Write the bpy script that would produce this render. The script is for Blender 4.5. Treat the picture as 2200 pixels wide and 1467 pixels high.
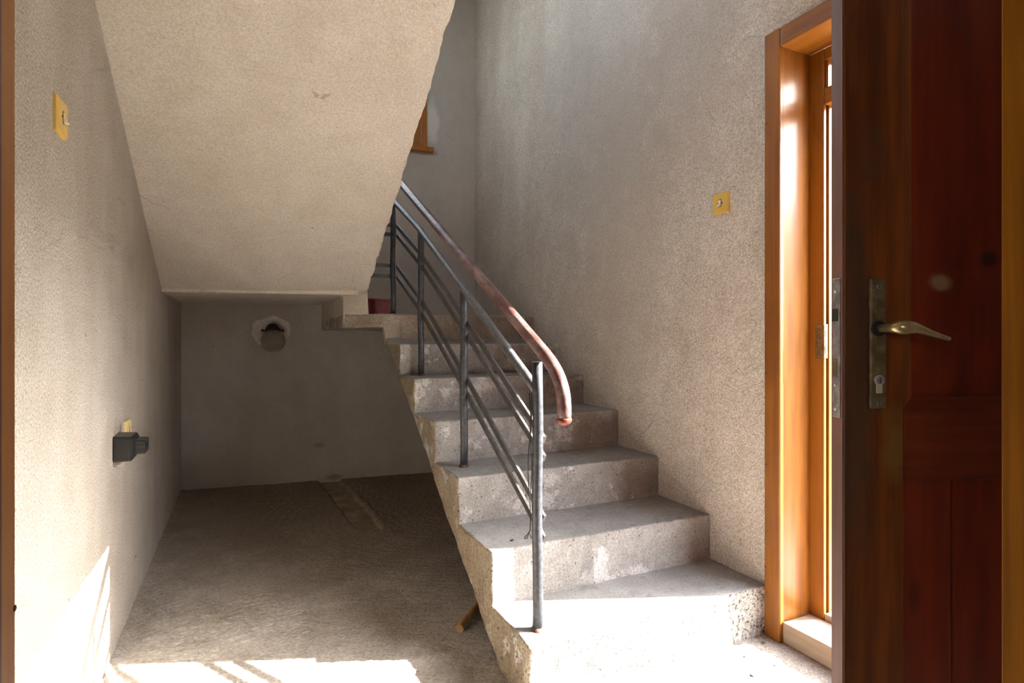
import bpy, bmesh, math, random
from mathutils import Vector, Matrix, noise

random.seed(7)
SC = bpy.context.scene
COL = SC.collection
for _o in list(bpy.data.objects):
    bpy.data.objects.remove(_o)

# ------------------------------------------------------------------ camera
YAW = math.radians(25.22)
cam_d = bpy.data.cameras.new('camera')
cam_d.sensor_width = 36.0
cam_d.lens = 1225.0 / 2200.0 * 36.0
cam_d.shift_y = -3.5 / 2200.0
cam_d.clip_start = 0.02
cam = bpy.data.objects.new('camera', cam_d)
COL.objects.link(cam)
cam.location = (0, 0, 1.07)
cam.rotation_euler = (math.radians(90), 0, -YAW)
SC.camera = cam

# ------------------------------------------------------------------ sky, sun, exposure
SUN_EL = math.radians(31.3)
SUN_H = Vector((-0.9285, 0.3714, 0))
SUN_STRENGTH = 15.0
SKY_STRENGTH = 0.66
EXPOSURE = 2.12

world = bpy.data.worlds.new('sky')
SC.world = world
world.use_nodes = True
wn = world.node_tree
wn.nodes.clear()
w_out = wn.nodes.new('ShaderNodeOutputWorld')
w_bg = wn.nodes.new('ShaderNodeBackground')
w_sky = wn.nodes.new('ShaderNodeTexSky')
w_sky.sky_type = 'NISHITA'
w_sky.sun_disc = False
w_sky.sun_elevation = SUN_EL
w_sky.sun_rotation = math.radians(110)
w_sky.air_density = 1.0
w_sky.dust_density = 2.5
w_sat = wn.nodes.new('ShaderNodeHueSaturation')
w_sat.inputs['Saturation'].default_value = 0.34
wn.links.new(w_sky.outputs[0], w_sat.inputs['Color'])
wn.links.new(w_sat.outputs[0], w_bg.inputs[0])
w_bg.inputs[1].default_value = SKY_STRENGTH
wn.links.new(w_bg.outputs[0], w_out.inputs[0])

sun_d = bpy.data.lights.new('sun', 'SUN')
sun_d.energy = SUN_STRENGTH
sun_d.angle = math.radians(0.53)
sun_d.color = (1.0, 0.97, 0.925)
sun = bpy.data.objects.new('sun', sun_d)
COL.objects.link(sun)
sdir = Vector((SUN_H.x * math.cos(SUN_EL), SUN_H.y * math.cos(SUN_EL), -math.sin(SUN_EL)))
sun.rotation_euler = sdir.to_track_quat('-Z', 'Y').to_euler()
sun.location = (6, -3, 5)


def portal(name, loc, direction, sx, sy):
    d = bpy.data.lights.new(name, 'AREA')
    d.shape = 'RECTANGLE'
    d.size, d.size_y = sx, sy
    d.cycles.is_portal = True
    o = bpy.data.objects.new(name, d)
    COL.objects.link(o)
    o.location = loc
    o.rotation_euler = Vector(direction).to_track_quat('-Z', 'Y').to_euler()


portal('daylight_portal', (1.95, 0.87, 1.02), (-1, 0, 0), 1.05, 2.0)
portal('daylight_portal', (0.6, 4.80, 3.5), (0, -1, 0), 1.55, 1.85)
portal('daylight_portal', (-1.72, -1.4, 1.6), (1, 0, 0), 0.85, 0.85)
portal('daylight_portal', (-0.62, 2.1, 3.75), (1, 0, 0), 1.25, 1.15)

SC.view_settings.view_transform = 'Standard'
SC.view_settings.look = 'None'
SC.view_settings.gamma = 1.0
SC.view_settings.use_curve_mapping = False
SC.view_settings.exposure = EXPOSURE
SC.cycles.use_denoising = True
SC.cycles.max_bounces = 8
SC.cycles.diffuse_bounces = 6
SC.cycles.use_adaptive_sampling = True
SC.cycles.adaptive_threshold = 0.09
SC.cycles.adaptive_min_samples = 16
SC.cycles.sample_clamp_indirect = 6.0


# ------------------------------------------------------------------ material helpers
class NT:
    def __init__(self, name):
        self.m = bpy.data.materials.new(name)
        self.m.use_nodes = True
        self.t = self.m.node_tree
        self.t.nodes.clear()
        self.out = self.t.nodes.new('ShaderNodeOutputMaterial')
        self.b = self.t.nodes.new('ShaderNodeBsdfPrincipled')
        self.t.links.new(self.b.outputs[0], self.out.inputs[0])
        tc = self.t.nodes.new('ShaderNodeTexCoord')
        self.co = tc.outputs['Object']
        self.memo = {}

    def put(self, sock, v):
        if v is None:
            return
        if hasattr(v, 'is_linked') or isinstance(v, bpy.types.NodeSocket):
            self.t.links.new(v, sock)
        else:
            if isinstance(v, tuple) and len(v) == 3 and sock.type == 'RGBA':
                v = (*v, 1.0)
            sock.default_value = v

    def map(self, scale=(1, 1, 1), loc=(0, 0, 0), rot=(0, 0, 0), co=None):
        n = self.t.nodes.new('ShaderNodeMapping')
        self.put(n.inputs['Vector'], co or self.co)
        n.inputs['Scale'].default_value = scale
        n.inputs['Location'].default_value = loc
        n.inputs['Rotation'].default_value = rot
        return n.outputs[0]

    def noise(self, scale, detail=4, rough=0.55, co=None, dist=0.0):
        if co is None and (scale, detail, rough, dist) in self.memo:
            return self.memo[(scale, detail, rough, dist)]
        n = self.t.nodes.new('ShaderNodeTexNoise')
        if co is None:
            self.memo[(scale, detail, rough, dist)] = n.outputs[0]
        self.put(n.inputs['Vector'], co or self.co)
        n.inputs['Scale'].default_value = scale
        n.inputs['Detail'].default_value = detail
        n.inputs['Roughness'].default_value = rough
        n.inputs['Distortion'].default_value = dist
        return n.outputs[0]

    def voronoi(self, scale, co=None, feature='F1', rnd=1.0):
        n = self.t.nodes.new('ShaderNodeTexVoronoi')
        n.feature = feature
        self.put(n.inputs['Vector'], co or self.co)
        n.inputs['Scale'].default_value = scale
        n.inputs['Randomness'].default_value = rnd
        return n.outputs['Distance']

    def noise_vec(self, scale, amt):
        n = self.t.nodes.new('ShaderNodeTexNoise')
        self.put(n.inputs['Vector'], self.co)
        n.inputs['Scale'].default_value = scale
        n.inputs['Detail'].default_value = 2
        v = self.t.nodes.new('ShaderNodeVectorMath')
        v.operation = 'MULTIPLY_ADD'
        self.put(v.inputs[0], n.outputs['Color'])
        v.inputs[1].default_value = (amt, amt, amt)
        self.put(v.inputs[2], self.co)
        return v.outputs[0]

    def wave(self, scale, dist=2.0, detail=2, dscale=1.0, co=None, kind='BANDS', axis='X'):
        n = self.t.nodes.new('ShaderNodeTexWave')
        n.wave_type = kind
        if kind == 'BANDS':
            n.bands_direction = axis
        else:
            n.rings_direction = axis
        self.put(n.inputs['Vector'], co or self.co)
        n.inputs['Scale'].default_value = scale
        n.inputs['Distortion'].default_value = dist
        n.inputs['Detail'].default_value = detail
        n.inputs['Detail Scale'].default_value = dscale
        return n.outputs['Fac']

    def ramp(self, fac, a, b, va=0.0, vb=1.0):
        n = self.t.nodes.new('ShaderNodeMapRange')
        n.interpolation_type = 'SMOOTHSTEP'
        self.put(n.inputs['Value'], fac)
        n.inputs['From Min'].default_value = a
        n.inputs['From Max'].default_value = b
        n.inputs['To Min'].default_value = va
        n.inputs['To Max'].default_value = vb
        return n.outputs[0]

    def math(self, op, a, b=None, c=None):
        n = self.t.nodes.new('ShaderNodeMath')
        n.operation = op
        self.put(n.inputs[0], a)
        if b is not None:
            self.put(n.inputs[1], b)
        if c is not None:
            self.put(n.inputs[2], c)
        return n.outputs[0]

    def mix(self, fac, a, b, mode='MIX'):
        n = self.t.nodes.new('ShaderNodeMix')
        n.data_type = 'RGBA'
        n.blend_type = mode
        self.put(n.inputs[0], fac)
        self.put(n.inputs[6], a)
        self.put(n.inputs[7], b)
        return n.outputs[2]

    def spot(self, p, r, wob=0.5, nscale=9.0, stretch=(1, 1, 1)):
        """mask 1 inside an irregular blot of radius r round p (object space)"""
        v = self.t.nodes.new('ShaderNodeVectorMath')
        v.operation = 'SUBTRACT'
        self.put(v.inputs[0], self.co)
        v.inputs[1].default_value = p
        s = self.t.nodes.new('ShaderNodeVectorMath')
        s.operation = 'MULTIPLY'
        self.put(s.inputs[0], v.outputs[0])
        s.inputs[1].default_value = stretch
        l = self.t.nodes.new('ShaderNodeVectorMath')
        l.operation = 'LENGTH'
        self.put(l.inputs[0], s.outputs[0])
        n = self.noise(nscale, 3)
        d = self.math('MULTIPLY_ADD', n, wob * r * 2, l.outputs['Value'])
        return self.ramp(d, r * 1.2 + wob * r, r * 0.5 + wob * r)

    def bump(self, h, strength=0.5, dist=0.01, normal=None):
        n = self.t.nodes.new('ShaderNodeBump')
        n.inputs['Strength'].default_value = strength
        n.inputs['Distance'].default_value = dist
        self.put(n.inputs['Height'], h)
        if normal is not None:
            self.put(n.inputs['Normal'], normal)
        return n.outputs[0]

    def done(self, color, rough=0.8, normal=None, metal=0.0, coat=None, coat_rough=0.1, spec=None):
        b = self.b
        self.put(b.inputs['Base Color'], color)
        self.put(b.inputs['Roughness'], rough)
        self.put(b.inputs['Metallic'], metal)
        if normal is not None:
            self.put(b.inputs['Normal'], normal)
        if coat is not None:
            self.put(b.inputs['Coat Weight'], coat)
            b.inputs['Coat Roughness'].default_value = coat_rough
        if spec is not None:
            b.inputs['Specular IOR Level'].default_value = spec
        return self.m


def plaster(name, base, dark, grain=150.0, gdist=0.007, gstr=0.9, specks=0.75, patches=()):
    m = NT(name)
    big = m.noise(1.3, 4, 0.6)
    streak = m.noise(2.2, 3, 0.6, co=m.map((2.2, 2.2, 0.45)))
    mid = m.noise(9.0, 3, 0.65)
    mot = m.math('ADD', m.math('MULTIPLY', big, 0.5), m.math('MULTIPLY_ADD', streak, 0.35, m.math('MULTIPLY', mid, 0.25)))
    c = m.mix(m.ramp(mot, 0.40, 0.72), dark, base)
    fine = m.noise(grain, 2, 0.7)
    pit = m.ramp(m.noise(grain * 0.55, 2, 0.75), 0.66, 0.76)
    c = m.mix(m.math('MULTIPLY', pit, specks), c, tuple(v * 0.45 for v in dark))
    g = m.ramp(m.noise(grain * 1.05, 2, 0.8), 0.3, 0.7, 1.0 - 0.46 * specks, 1.0 + 0.30 * specks)
    fl = m.ramp(m.noise(grain * 0.8, 2, 0.9, co=m.map((1, 1, 1.6))), 0.63, 0.68)
    c = m.mix(m.math('MULTIPLY', fl, 0.7 * specks), c, tuple(v * 0.35 for v in dark))
    c = m.mix(1.0, c, g, 'MULTIPLY')
    hole = m.ramp(m.voronoi(4.5), 0.028, 0.018)
    c = m.mix(m.math('MULTIPLY', hole, 0.7), c, tuple(v * 0.25 for v in dark))
    wob = m.map((1, 1, 1), co=m.noise_vec(5.0, 0.12))
    crack = m.math('MULTIPLY', m.ramp(m.voronoi(3.2, co=wob, feature='DISTANCE_TO_EDGE'), 0.006, 0.002), m.ramp(m.noise(2.6, 3), 0.60, 0.66))
    c = m.mix(m.math('MULTIPLY', crack, 0.55), c, tuple(v * 0.4 for v in dark))
    for (p, r, col, amt, st) in patches:
        c = m.mix(m.math('MULTIPLY', m.spot(p, r, 0.8, 7.0, st), amt), c, col)
    lump = m.noise(14, 2, 0.5)
    h = m.math('SUBTRACT', m.math('MULTIPLY_ADD', lump, 0.9, fine), m.math('MULTIPLY', pit, 0.6))
    return m.done(c, 0.92, m.bump(h, gstr, gdist), spec=0.2)


def concrete(name, base, dark, pale, pale_amt=0.5, gstr=0.8, gdist=0.006, thr=0.58, pits=0.6, grit=0.5, pthr=0.63):
    m = NT(name)
    big = m.noise(3.0, 6, 0.62)
    mid = m.noise(17, 5, 0.65)
    c = m.mix(m.ramp(m.math('MULTIPLY_ADD', big, 0.6, m.math('MULTIPLY', mid, 0.4)), 0.36, 0.64), dark, base)
    pl = m.ramp(m.noise(5.5, 7, 0.72), thr, thr + 0.05)
    c = m.mix(m.math('MULTIPLY', pl, pale_amt), c, pale)
    run = m.ramp(m.noise(6, 4, 0.6, co=m.map((1.6, 1.6, 0.35))), 0.60, 0.66)
    c = m.mix(m.math('MULTIPLY', run, 0.45), c, tuple(v * 0.75 for v in dark))
    fine = m.noise(170, 3, 0.7)
    g = m.ramp(m.noise(120, 2, 0.8), 0.25, 0.75, 1.0 - 0.5 * grit, 1.0 + 0.35 * grit)
    c = m.mix(1.0, c, g, 'MULTIPLY')
    pit = m.ramp(m.noise(70, 3, 0.7), pthr, pthr + 0.07)
    c = m.mix(m.math('MULTIPLY', pit, pits), c, tuple(v * 0.35 for v in dark))
    hole = m.ramp(m.voronoi(30), 0.13, 0.09)
    c = m.mix(m.math('MULTIPLY', hole, pits), c, tuple(v * 0.3 for v in dark))
    h = m.math('SUBTRACT', m.math('MULTIPLY_ADD', mid, 0.8, fine), m.math('MULTIPLY', m.math('ADD', pit, hole), 0.8))
    return m.done(c, 0.9, m.bump(h, gstr, gdist), spec=0.25)


def wood(name, base, dark, axis='Z', coat=0.3, crough=0.2, rough=0.5, spots=(), knots=True, gstr=0.25, spec=0.4):
    m = NT(name)
    st = {'Z': (1, 1, 0.05), 'X': (0.05, 1, 1), 'Y': (1, 0.05, 1)}[axis]
    kn = {'Z': (1, 1, 0.35), 'X': (0.35, 1, 1), 'Y': (1, 0.35, 1)}[axis]
    co = m.map(st)
    warp = m.noise(5, 2, 0.5, co=m.map(kn))
    g1 = m.noise(60, 5, 0.65, co=co, dist=0.6)
    g2 = m.noise(11, 4, 0.6, co=co, dist=1.2)
    ring = m.wave(6, 14.0, 3, 0.8, co=m.map(tuple(v * 0.8 for v in kn)), axis='X' if axis != 'X' else 'Y')
    f = m.math('MULTIPLY_ADD', g1, 0.40, m.math('MULTIPLY_ADD', g2, 0.50, m.math('MULTIPLY', ring, 0.10)))
    c = m.mix(m.ramp(f, 0.30, 0.74), dark, base)
    c = m.mix(m.ramp(warp, 0.45, 0.75, 0, 0.35), c, tuple(v * 1.25 for v in base))
    if knots:
        k = m.ramp(m.voronoi(4.2, co=m.map(kn)), 0.10, 0.05)
        c = m.mix(m.math('MULTIPLY', k, 0.75), c, tuple(v * 0.3 for v in dark))
    for (p, r, col, amt, stc) in spots:
        c = m.mix(m.math('MULTIPLY', m.spot(p, r, 0.7, 14.0, stc), amt), c, col)
    return m.done(c, rough, m.bump(f, gstr, 0.003), coat=coat, coat_rough=crough, spec=spec)


def plain(name, col, rough=0.5, metal=0.0, var=0.15, nscale=25, gstr=0.1, coat=None):
    m = NT(name)
    n = m.noise(nscale, 5, 0.65)
    c = m.mix(m.ramp(n, 0.35, 0.7), tuple(v * (1 - var) for v in col), tuple(min(1, v * (1 + var)) for v in col))
    return m.done(c, rough, m.bump(m.noise(nscale * 6, 3), gstr, 0.002), metal=metal, coat=coat)


M = {}
M['wall'] = plaster('plaster_wall', (0.56, 0.515, 0.455), (0.46, 0.41, 0.35))
M['wall_right'] = plaster('plaster_wall_right', (0.70, 0.625, 0.54), (0.55, 0.475, 0.395), patches=(
    ((1.73, 2.6, 2.6), 0.5, (0.44, 0.41, 0.375), 0.4, (1, 0.8, 0.45)),
    ((1.73, 1.9, 2.35), 0.35, (0.46, 0.39, 0.325), 0.45, (1, 1.0, 0.6)),
    ((1.73, 2.35, 1.7), 0.35, (0.48, 0.41, 0.345), 0.4, (1, 1.0, 0.4)),
))
M['wall_back'] = plaster('plaster_wall_back', (0.56, 0.53, 0.485), (0.47, 0.435, 0.39), gstr=0.35, specks=0.22, patches=(
    ((0.62, 4.54, 0.02), 0.07, (0.22, 0.18, 0.14), 0.6, (1, 1, 2.6)),
    ((0.52, 4.55, 0.27), 0.03, (0.24, 0.20, 0.16), 0.5, (0.6, 1, 1.2)),
    ((-0.15, 4.64, 0.62), 0.12, (0.38, 0.335, 0.285), 0.3, (1, 1, 0.6)),
    ((0.35, 4.58, 0.65), 0.10, (0.38, 0.335, 0.285), 0.3, (1, 1, 0.8)),
    ((1.385, 4.44, 2.83), 0.09, (0.74, 0.72, 0.68), 0.75, (1.5, 1, 0.5)),
))
M['soffit'] = plaster('plaster_soffit', (0.68, 0.625, 0.555), (0.59, 0.53, 0.455), grain=120, gdist=0.003, gstr=0.4, specks=0.35, patches=(
    ((-0.25, 2.1, 2.0), 0.16, (0.42, 0.33, 0.24), 0.7, (1, 1, 1)),
    ((-0.36, 3.1, 1.6), 0.18, (0.52, 0.40, 0.28), 0.6, (2.2, 0.6, 0.6)),
    ((0.60, 2.0, 2.1), 0.14, (0.48, 0.37, 0.27), 0.5, (1.5, 0.8, 0.8)),
))
M['ceiling'] = plaster('plaster_ceiling', (0.66, 0.62, 0.56), (0.58, 0.54, 0.48), gstr=0.25)
M['step'] = concrete('stair_riser_concrete', (0.43, 0.41, 0.385), (0.30, 0.28, 0.26), (0.66, 0.64, 0.615), 0.75, thr=0.56)
M['step_first'] = concrete('stair_first_riser_concrete', (0.50, 0.465, 0.42), (0.36, 0.325, 0.285), (0.66, 0.63, 0.58), 0.5, pits=0.97, grit=0.9, pthr=0.545)
M['tread'] = concrete('stair_tread_concrete', (0.335, 0.325, 0.32), (0.245, 0.237, 0.232), (0.43, 0.415, 0.405), 0.4, gstr=0.5, pits=0.3, grit=0.4)
M['side'] = concrete('stair_side_mortar', (0.38, 0.31, 0.225), (0.26, 0.20, 0.14), (0.54, 0.49, 0.39), 0.6, gstr=1.0, gdist=0.01, pits=0.8, grit=0.7)
M['landing'] = concrete('landing_concrete', (0.46, 0.40, 0.335), (0.34, 0.285, 0.23), (0.66, 0.58, 0.48), 0.5)
M['socket'] = plain('cream_plastic', (0.72, 0.58, 0.28), 0.4, var=0.06, gstr=0.02)
M['plate'] = plain('mustard_plastic', (0.70, 0.45, 0.10), 0.32, var=0.05, gstr=0.02)
M['rocker'] = plain('white_plastic', (0.82, 0.78, 0.68), 0.35, var=0.05, gstr=0.02)
M['black'] = plain('black_plastic', (0.016, 0.016, 0.016), 0.32, var=0.2, gstr=0.03)
M['void'] = plain('dark_cavity', (0.008, 0.008, 0.008), 0.8)
M['steel'] = plain('grey_painted_steel', (0.040, 0.043, 0.050), 0.42, var=0.45, nscale=60, gstr=0.35)
M['rail'] = plain('worn_grey_rail', (0.105, 0.105, 0.108), 0.38, var=0.4, nscale=50, gstr=0.3)
M['bar'] = plain('dark_painted_bar', (0.062, 0.058, 0.057), 0.38, var=0.45, nscale=35, gstr=0.3)
M['wire'] = plain('black_wire', (0.02, 0.017, 0.015), 0.5)
M['zinc'] = plain('dull_zinc', (0.34, 0.33, 0.33), 0.38, 0.85, var=0.3, nscale=60, gstr=0.2)
M['bronze'] = plain('tarnished_bronze', (0.20, 0.155, 0.085), 0.42, 0.75, var=0.3, nscale=45, gstr=0.1)
M['lever'] = plain('brushed_brass', (0.42, 0.33, 0.17), 0.30, 0.85, var=0.2, nscale=40, gstr=0.05)
M['silver'] = plain('nickel_cylinder', (0.62, 0.58, 0.52), 0.35, 0.6, var=0.1)
M['rust'] = plain('rusty_weld', (0.12, 0.06, 0.038), 0.8, var=0.5, nscale=60, gstr=0.6)
M['red'] = plain('red_paint', (0.20, 0.008, 0.006), 0.45, var=0.2, nscale=12, gstr=0.05)
M['red_top'] = plain('red_paint_edge', (0.30, 0.05, 0.035), 0.5, var=0.2, nscale=12)
M['lamp_base'] = plain('brown_bakelite', (0.035, 0.025, 0.018), 0.4, var=0.2)
M['patch'] = plain('pale_filler', (0.74, 0.71, 0.66), 0.95, var=0.12, nscale=18, gstr=0.4)
M['bamboo'] = wood('split_wood', (0.42, 0.25, 0.09), (0.22, 0.11, 0.04), axis='Y', coat=0.15, knots=False)


def make_handrail_mat():
    m = NT('worn_red_brown_handrail')
    n = m.noise(14, 5, 0.7, co=m.map((1, 0.25, 0.6)))
    c = m.mix(m.ramp(n, 0.42, 0.66), (0.10, 0.034, 0.030), (0.27, 0.185, 0.175))
    w = m.ramp(m.noise(38, 4, 0.7), 0.62, 0.72)
    c = m.mix(m.math('MULTIPLY', w, 0.5), c, (0.30, 0.24, 0.22))
    return m.done(c, 0.42, m.bump(m.noise(160, 3), 0.15, 0.002), coat=0.1)


M['handrail'] = make_handrail_mat()
M['cap'] = plain('red_end_cap', (0.20, 0.035, 0.022), 0.4, var=0.4, nscale=50)


def make_floor_mat():
    m = NT('rough_screed')
    big = m.noise(1.7, 6, 0.6)
    mid = m.noise(11, 5, 0.65)
    c = m.mix(m.ramp(m.math('MULTIPLY_ADD', big, 0.65, m.math('MULTIPLY', mid, 0.35)), 0.36, 0.64), (0.34, 0.295, 0.25), (0.52, 0.475, 0.425))
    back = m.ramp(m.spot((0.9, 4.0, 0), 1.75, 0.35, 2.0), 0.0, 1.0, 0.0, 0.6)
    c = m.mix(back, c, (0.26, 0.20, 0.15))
    # trowel arcs swept round two centres
    a1 = m.wave(9.0, 5.0, 4, 1.6, co=m.map((1, 1, 0.0), loc=(-0.2, -1.2, 0)), kind='RINGS', axis='Z')
    a2 = m.wave(6.0, 6.0, 4, 1.3, co=m.map((1, 1, 0.0), loc=(-1.2, -3.4, 0)), kind='RINGS', axis='Z')
    sw = m.noise(70, 4, 0.75, co=m.map((0.6, 1.1, 1), rot=(0, 0, 0.5)), dist=0.4)
    fine = m.noise(130, 3, 0.75)
    pit = m.ramp(m.noise(60, 4, 0.75), 0.60, 0.72)
    g = m.ramp(m.noise(110, 3, 0.8, co=m.map((0.7, 1.2, 1), rot=(0, 0, 0.5))), 0.25, 0.75, 0.62, 1.25)
    c = m.mix(1.0, c, g, 'MULTIPLY')
    c = m.mix(m.math('MULTIPLY', pit, 0.5), c, (0.15, 0.115, 0.085))
    c = m.mix(m.math('MULTIPLY', m.ramp(a1, 0.65, 0.95), 0.12), c, (0.52, 0.46, 0.39))
    h = m.math('ADD', m.math('MULTIPLY_ADD', a1, 0.12, m.math('MULTIPLY', a2, 0.12)), m.math('MULTIPLY_ADD', sw, 1.0, m.math('MULTIPLY', fine, 0.7)))
    return m.done(c, 0.93, m.bump(h, 0.9, 0.011), spec=0.2)


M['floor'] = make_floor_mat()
M['trench'] = plain('damp_trench_mortar', (0.34, 0.265, 0.195), 0.85, var=0.25, nscale=10, gstr=0.4)
ORA, ORD = (0.31, 0.110, 0.004), (0.17, 0.050, 0.002)
YEL = (0.52, 0.30, 0.03)
M['trim_z'] = wood('varnished_pine_upright', ORA, ORD, 'Z', spots=(
    ((1.71, 1.44, 0.40), 0.10, YEL, 0.7, (1, 1, 0.4)), ((1.71, 1.44, 1.30), 0.05, YEL, 0.7, (1, 1, 0.5)),
    ((1.71, 1.44, 1.95), 0.12, YEL, 0.6, (1, 1, 0.5)), ((1.71, 1.44, 1.62), 0.04, (0.32, 0.22, 0.12), 0.6, (1, 1, 1)),
    ((1.79, 1.40, 0.75), 0.06, YEL, 0.7, (1, 1, 0.4)), ((1.80, 1.40, 0.3), 0.16, (0.33, 0.22, 0.15), 0.6, (1, 1, 0.5))))
M['trim_y'] = wood('varnished_pine_level', ORA, ORD, 'Y')
M['trim_x'] = wood('varnished_pine_cross', ORA, ORD, 'X')
M['jamb'] = wood('sawn_pine_jamb', (0.38, 0.145, 0.010), (0.22, 0.072, 0.005), 'Z', coat=0.12, rough=0.55, gstr=0.6)
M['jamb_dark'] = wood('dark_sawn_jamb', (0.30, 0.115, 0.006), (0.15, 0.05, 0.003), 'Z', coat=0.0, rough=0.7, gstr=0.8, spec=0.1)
M['stop'] = wood('dark_red_wood', (0.085, 0.012, 0.006), (0.035, 0.005, 0.003), 'Z')
M['window'] = wood('orange_window_wood', (0.42, 0.165, 0.02), (0.26, 0.085, 0.01), 'Z', coat=0.3)
M['sill'] = wood('worn_sill_wood', (0.42, 0.33, 0.25), (0.27, 0.18, 0.11), 'Y', coat=0.05, rough=0.75)
LEAF = (0.25, 0.060, 0.006)
LEAFD = (0.070, 0.015, 0.002)
M['leaf_z'] = wood('door_leaf_upright', LEAF, LEAFD, 'Z', coat=0.12, crough=0.3, spec=0.2, spots=(
    ((0.02, 0.0, 1.0), 0.17, (0.055, 0.036, 0.022), 0.65, (4.2, 1, 0.42)),
    ((0.05, 0.0, 1.42), 0.06, (0.06, 0.035, 0.02), 0.4, (1.6, 1, 0.9)),
    ((0.105, 0.0, 0.88), 0.045, (0.20, 0.10, 0.02), 0.7, (1.2, 1, 0.6))))
M['leaf_panel'] = wood('door_leaf_panel', (0.20, 0.020, 0.002), (0.09, 0.008, 0.001), 'Z', coat=0.12, crough=0.3, spec=0.2, spots=(
    ((0.208, 0.01, 1.18), 0.020, (0.30, 0.20, 0.10), 0.85, (0.8, 1, 1.1)),
    ((0.305, 0.01, 1.225), 0.022, (0.02, 0.006, 0.004), 0.8, (0.9, 1, 1.2))))
M['leaf_x'] = wood('door_leaf_rail', (0.19, 0.026, 0.003), (0.08, 0.010, 0.001), 'X', coat=0.1, crough=0.3, spec=0.2)
M['leaf_edge'] = wood('door_leaf_edge', (0.20, 0.09, 0.06), (0.11, 0.05, 0.035), 'Z', coat=0.1, rough=0.65)


def make_glass(name, frosted=False):
    m = NT(name)
    m.put(m.b.inputs['Base Color'], (0.88, 0.93, 0.90))
    m.b.inputs['Transmission Weight'].default_value = 1.0
    m.b.inputs['IOR'].default_value = 1.45
    m.b.inputs['Roughness'].default_value = 0.35 if frosted else 0.0
    if frosted:
        m.put(m.b.inputs['Normal'], m.bump(m.voronoi(90), 0.4, 0.003))
    return m.m


M['glass'] = make_glass('window_glass')
M['frost'] = make_glass('ribbed_glass', True)


def make_globe():
    m = NT('dusty_ribbed_globe')
    n = m.noise(12, 4)
    v = m.voronoi(95)
    c = m.mix(m.ramp(n, 0.4, 0.65), (0.30, 0.26, 0.195), (0.42, 0.37, 0.30))
    m.b.inputs['Transmission Weight'].default_value = 0.25
    return m.done(c, 0.28, m.bump(v, 0.5, 0.004), coat=0.4)


M['globe'] = make_globe()


# ------------------------------------------------------------------ mesh helpers
def origin_of(o):
    v = Vector((0, 0, 0))
    while o is not None:
        v += o.location
        o = o.parent
    return v


def tag(o, label=None, cat=None, group=None, kind=None):
    if label:
        o['label'] = label
    if cat:
        o['category'] = cat
    if group:
        o['group'] = group
    if kind:
        o['kind'] = kind
    return o


def link(name, verts, faces, mat, parent=None, smooth=False, local=False, loc=None):
    """one mesh object; verts in world space unless local"""
    base = Vector(loc) if loc is not None else Vector((0, 0, 0))
    off = Vector((0, 0, 0)) if local else (origin_of(parent) + base)
    me = bpy.data.meshes.new(name)
    me.from_pydata([tuple(Vector(v) - off) for v in verts], [], faces)
    me.materials.append(M[mat] if isinstance(mat, str) else mat)
    if smooth:
        me.polygons.foreach_set('use_smooth', [True] * len(me.polygons))
    me.update()
    o = bpy.data.objects.new(name, me)
    COL.objects.link(o)
    if loc is not None:
        o.location = base
    o.parent = parent
    return o


def empty(name, loc, rz=0.0):
    o = bpy.data.objects.new(name, None)
    o.empty_display_size = 0.1
    COL.objects.link(o)
    o.location = loc
    o.rotation_euler = (0, 0, rz)
    return o


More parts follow.
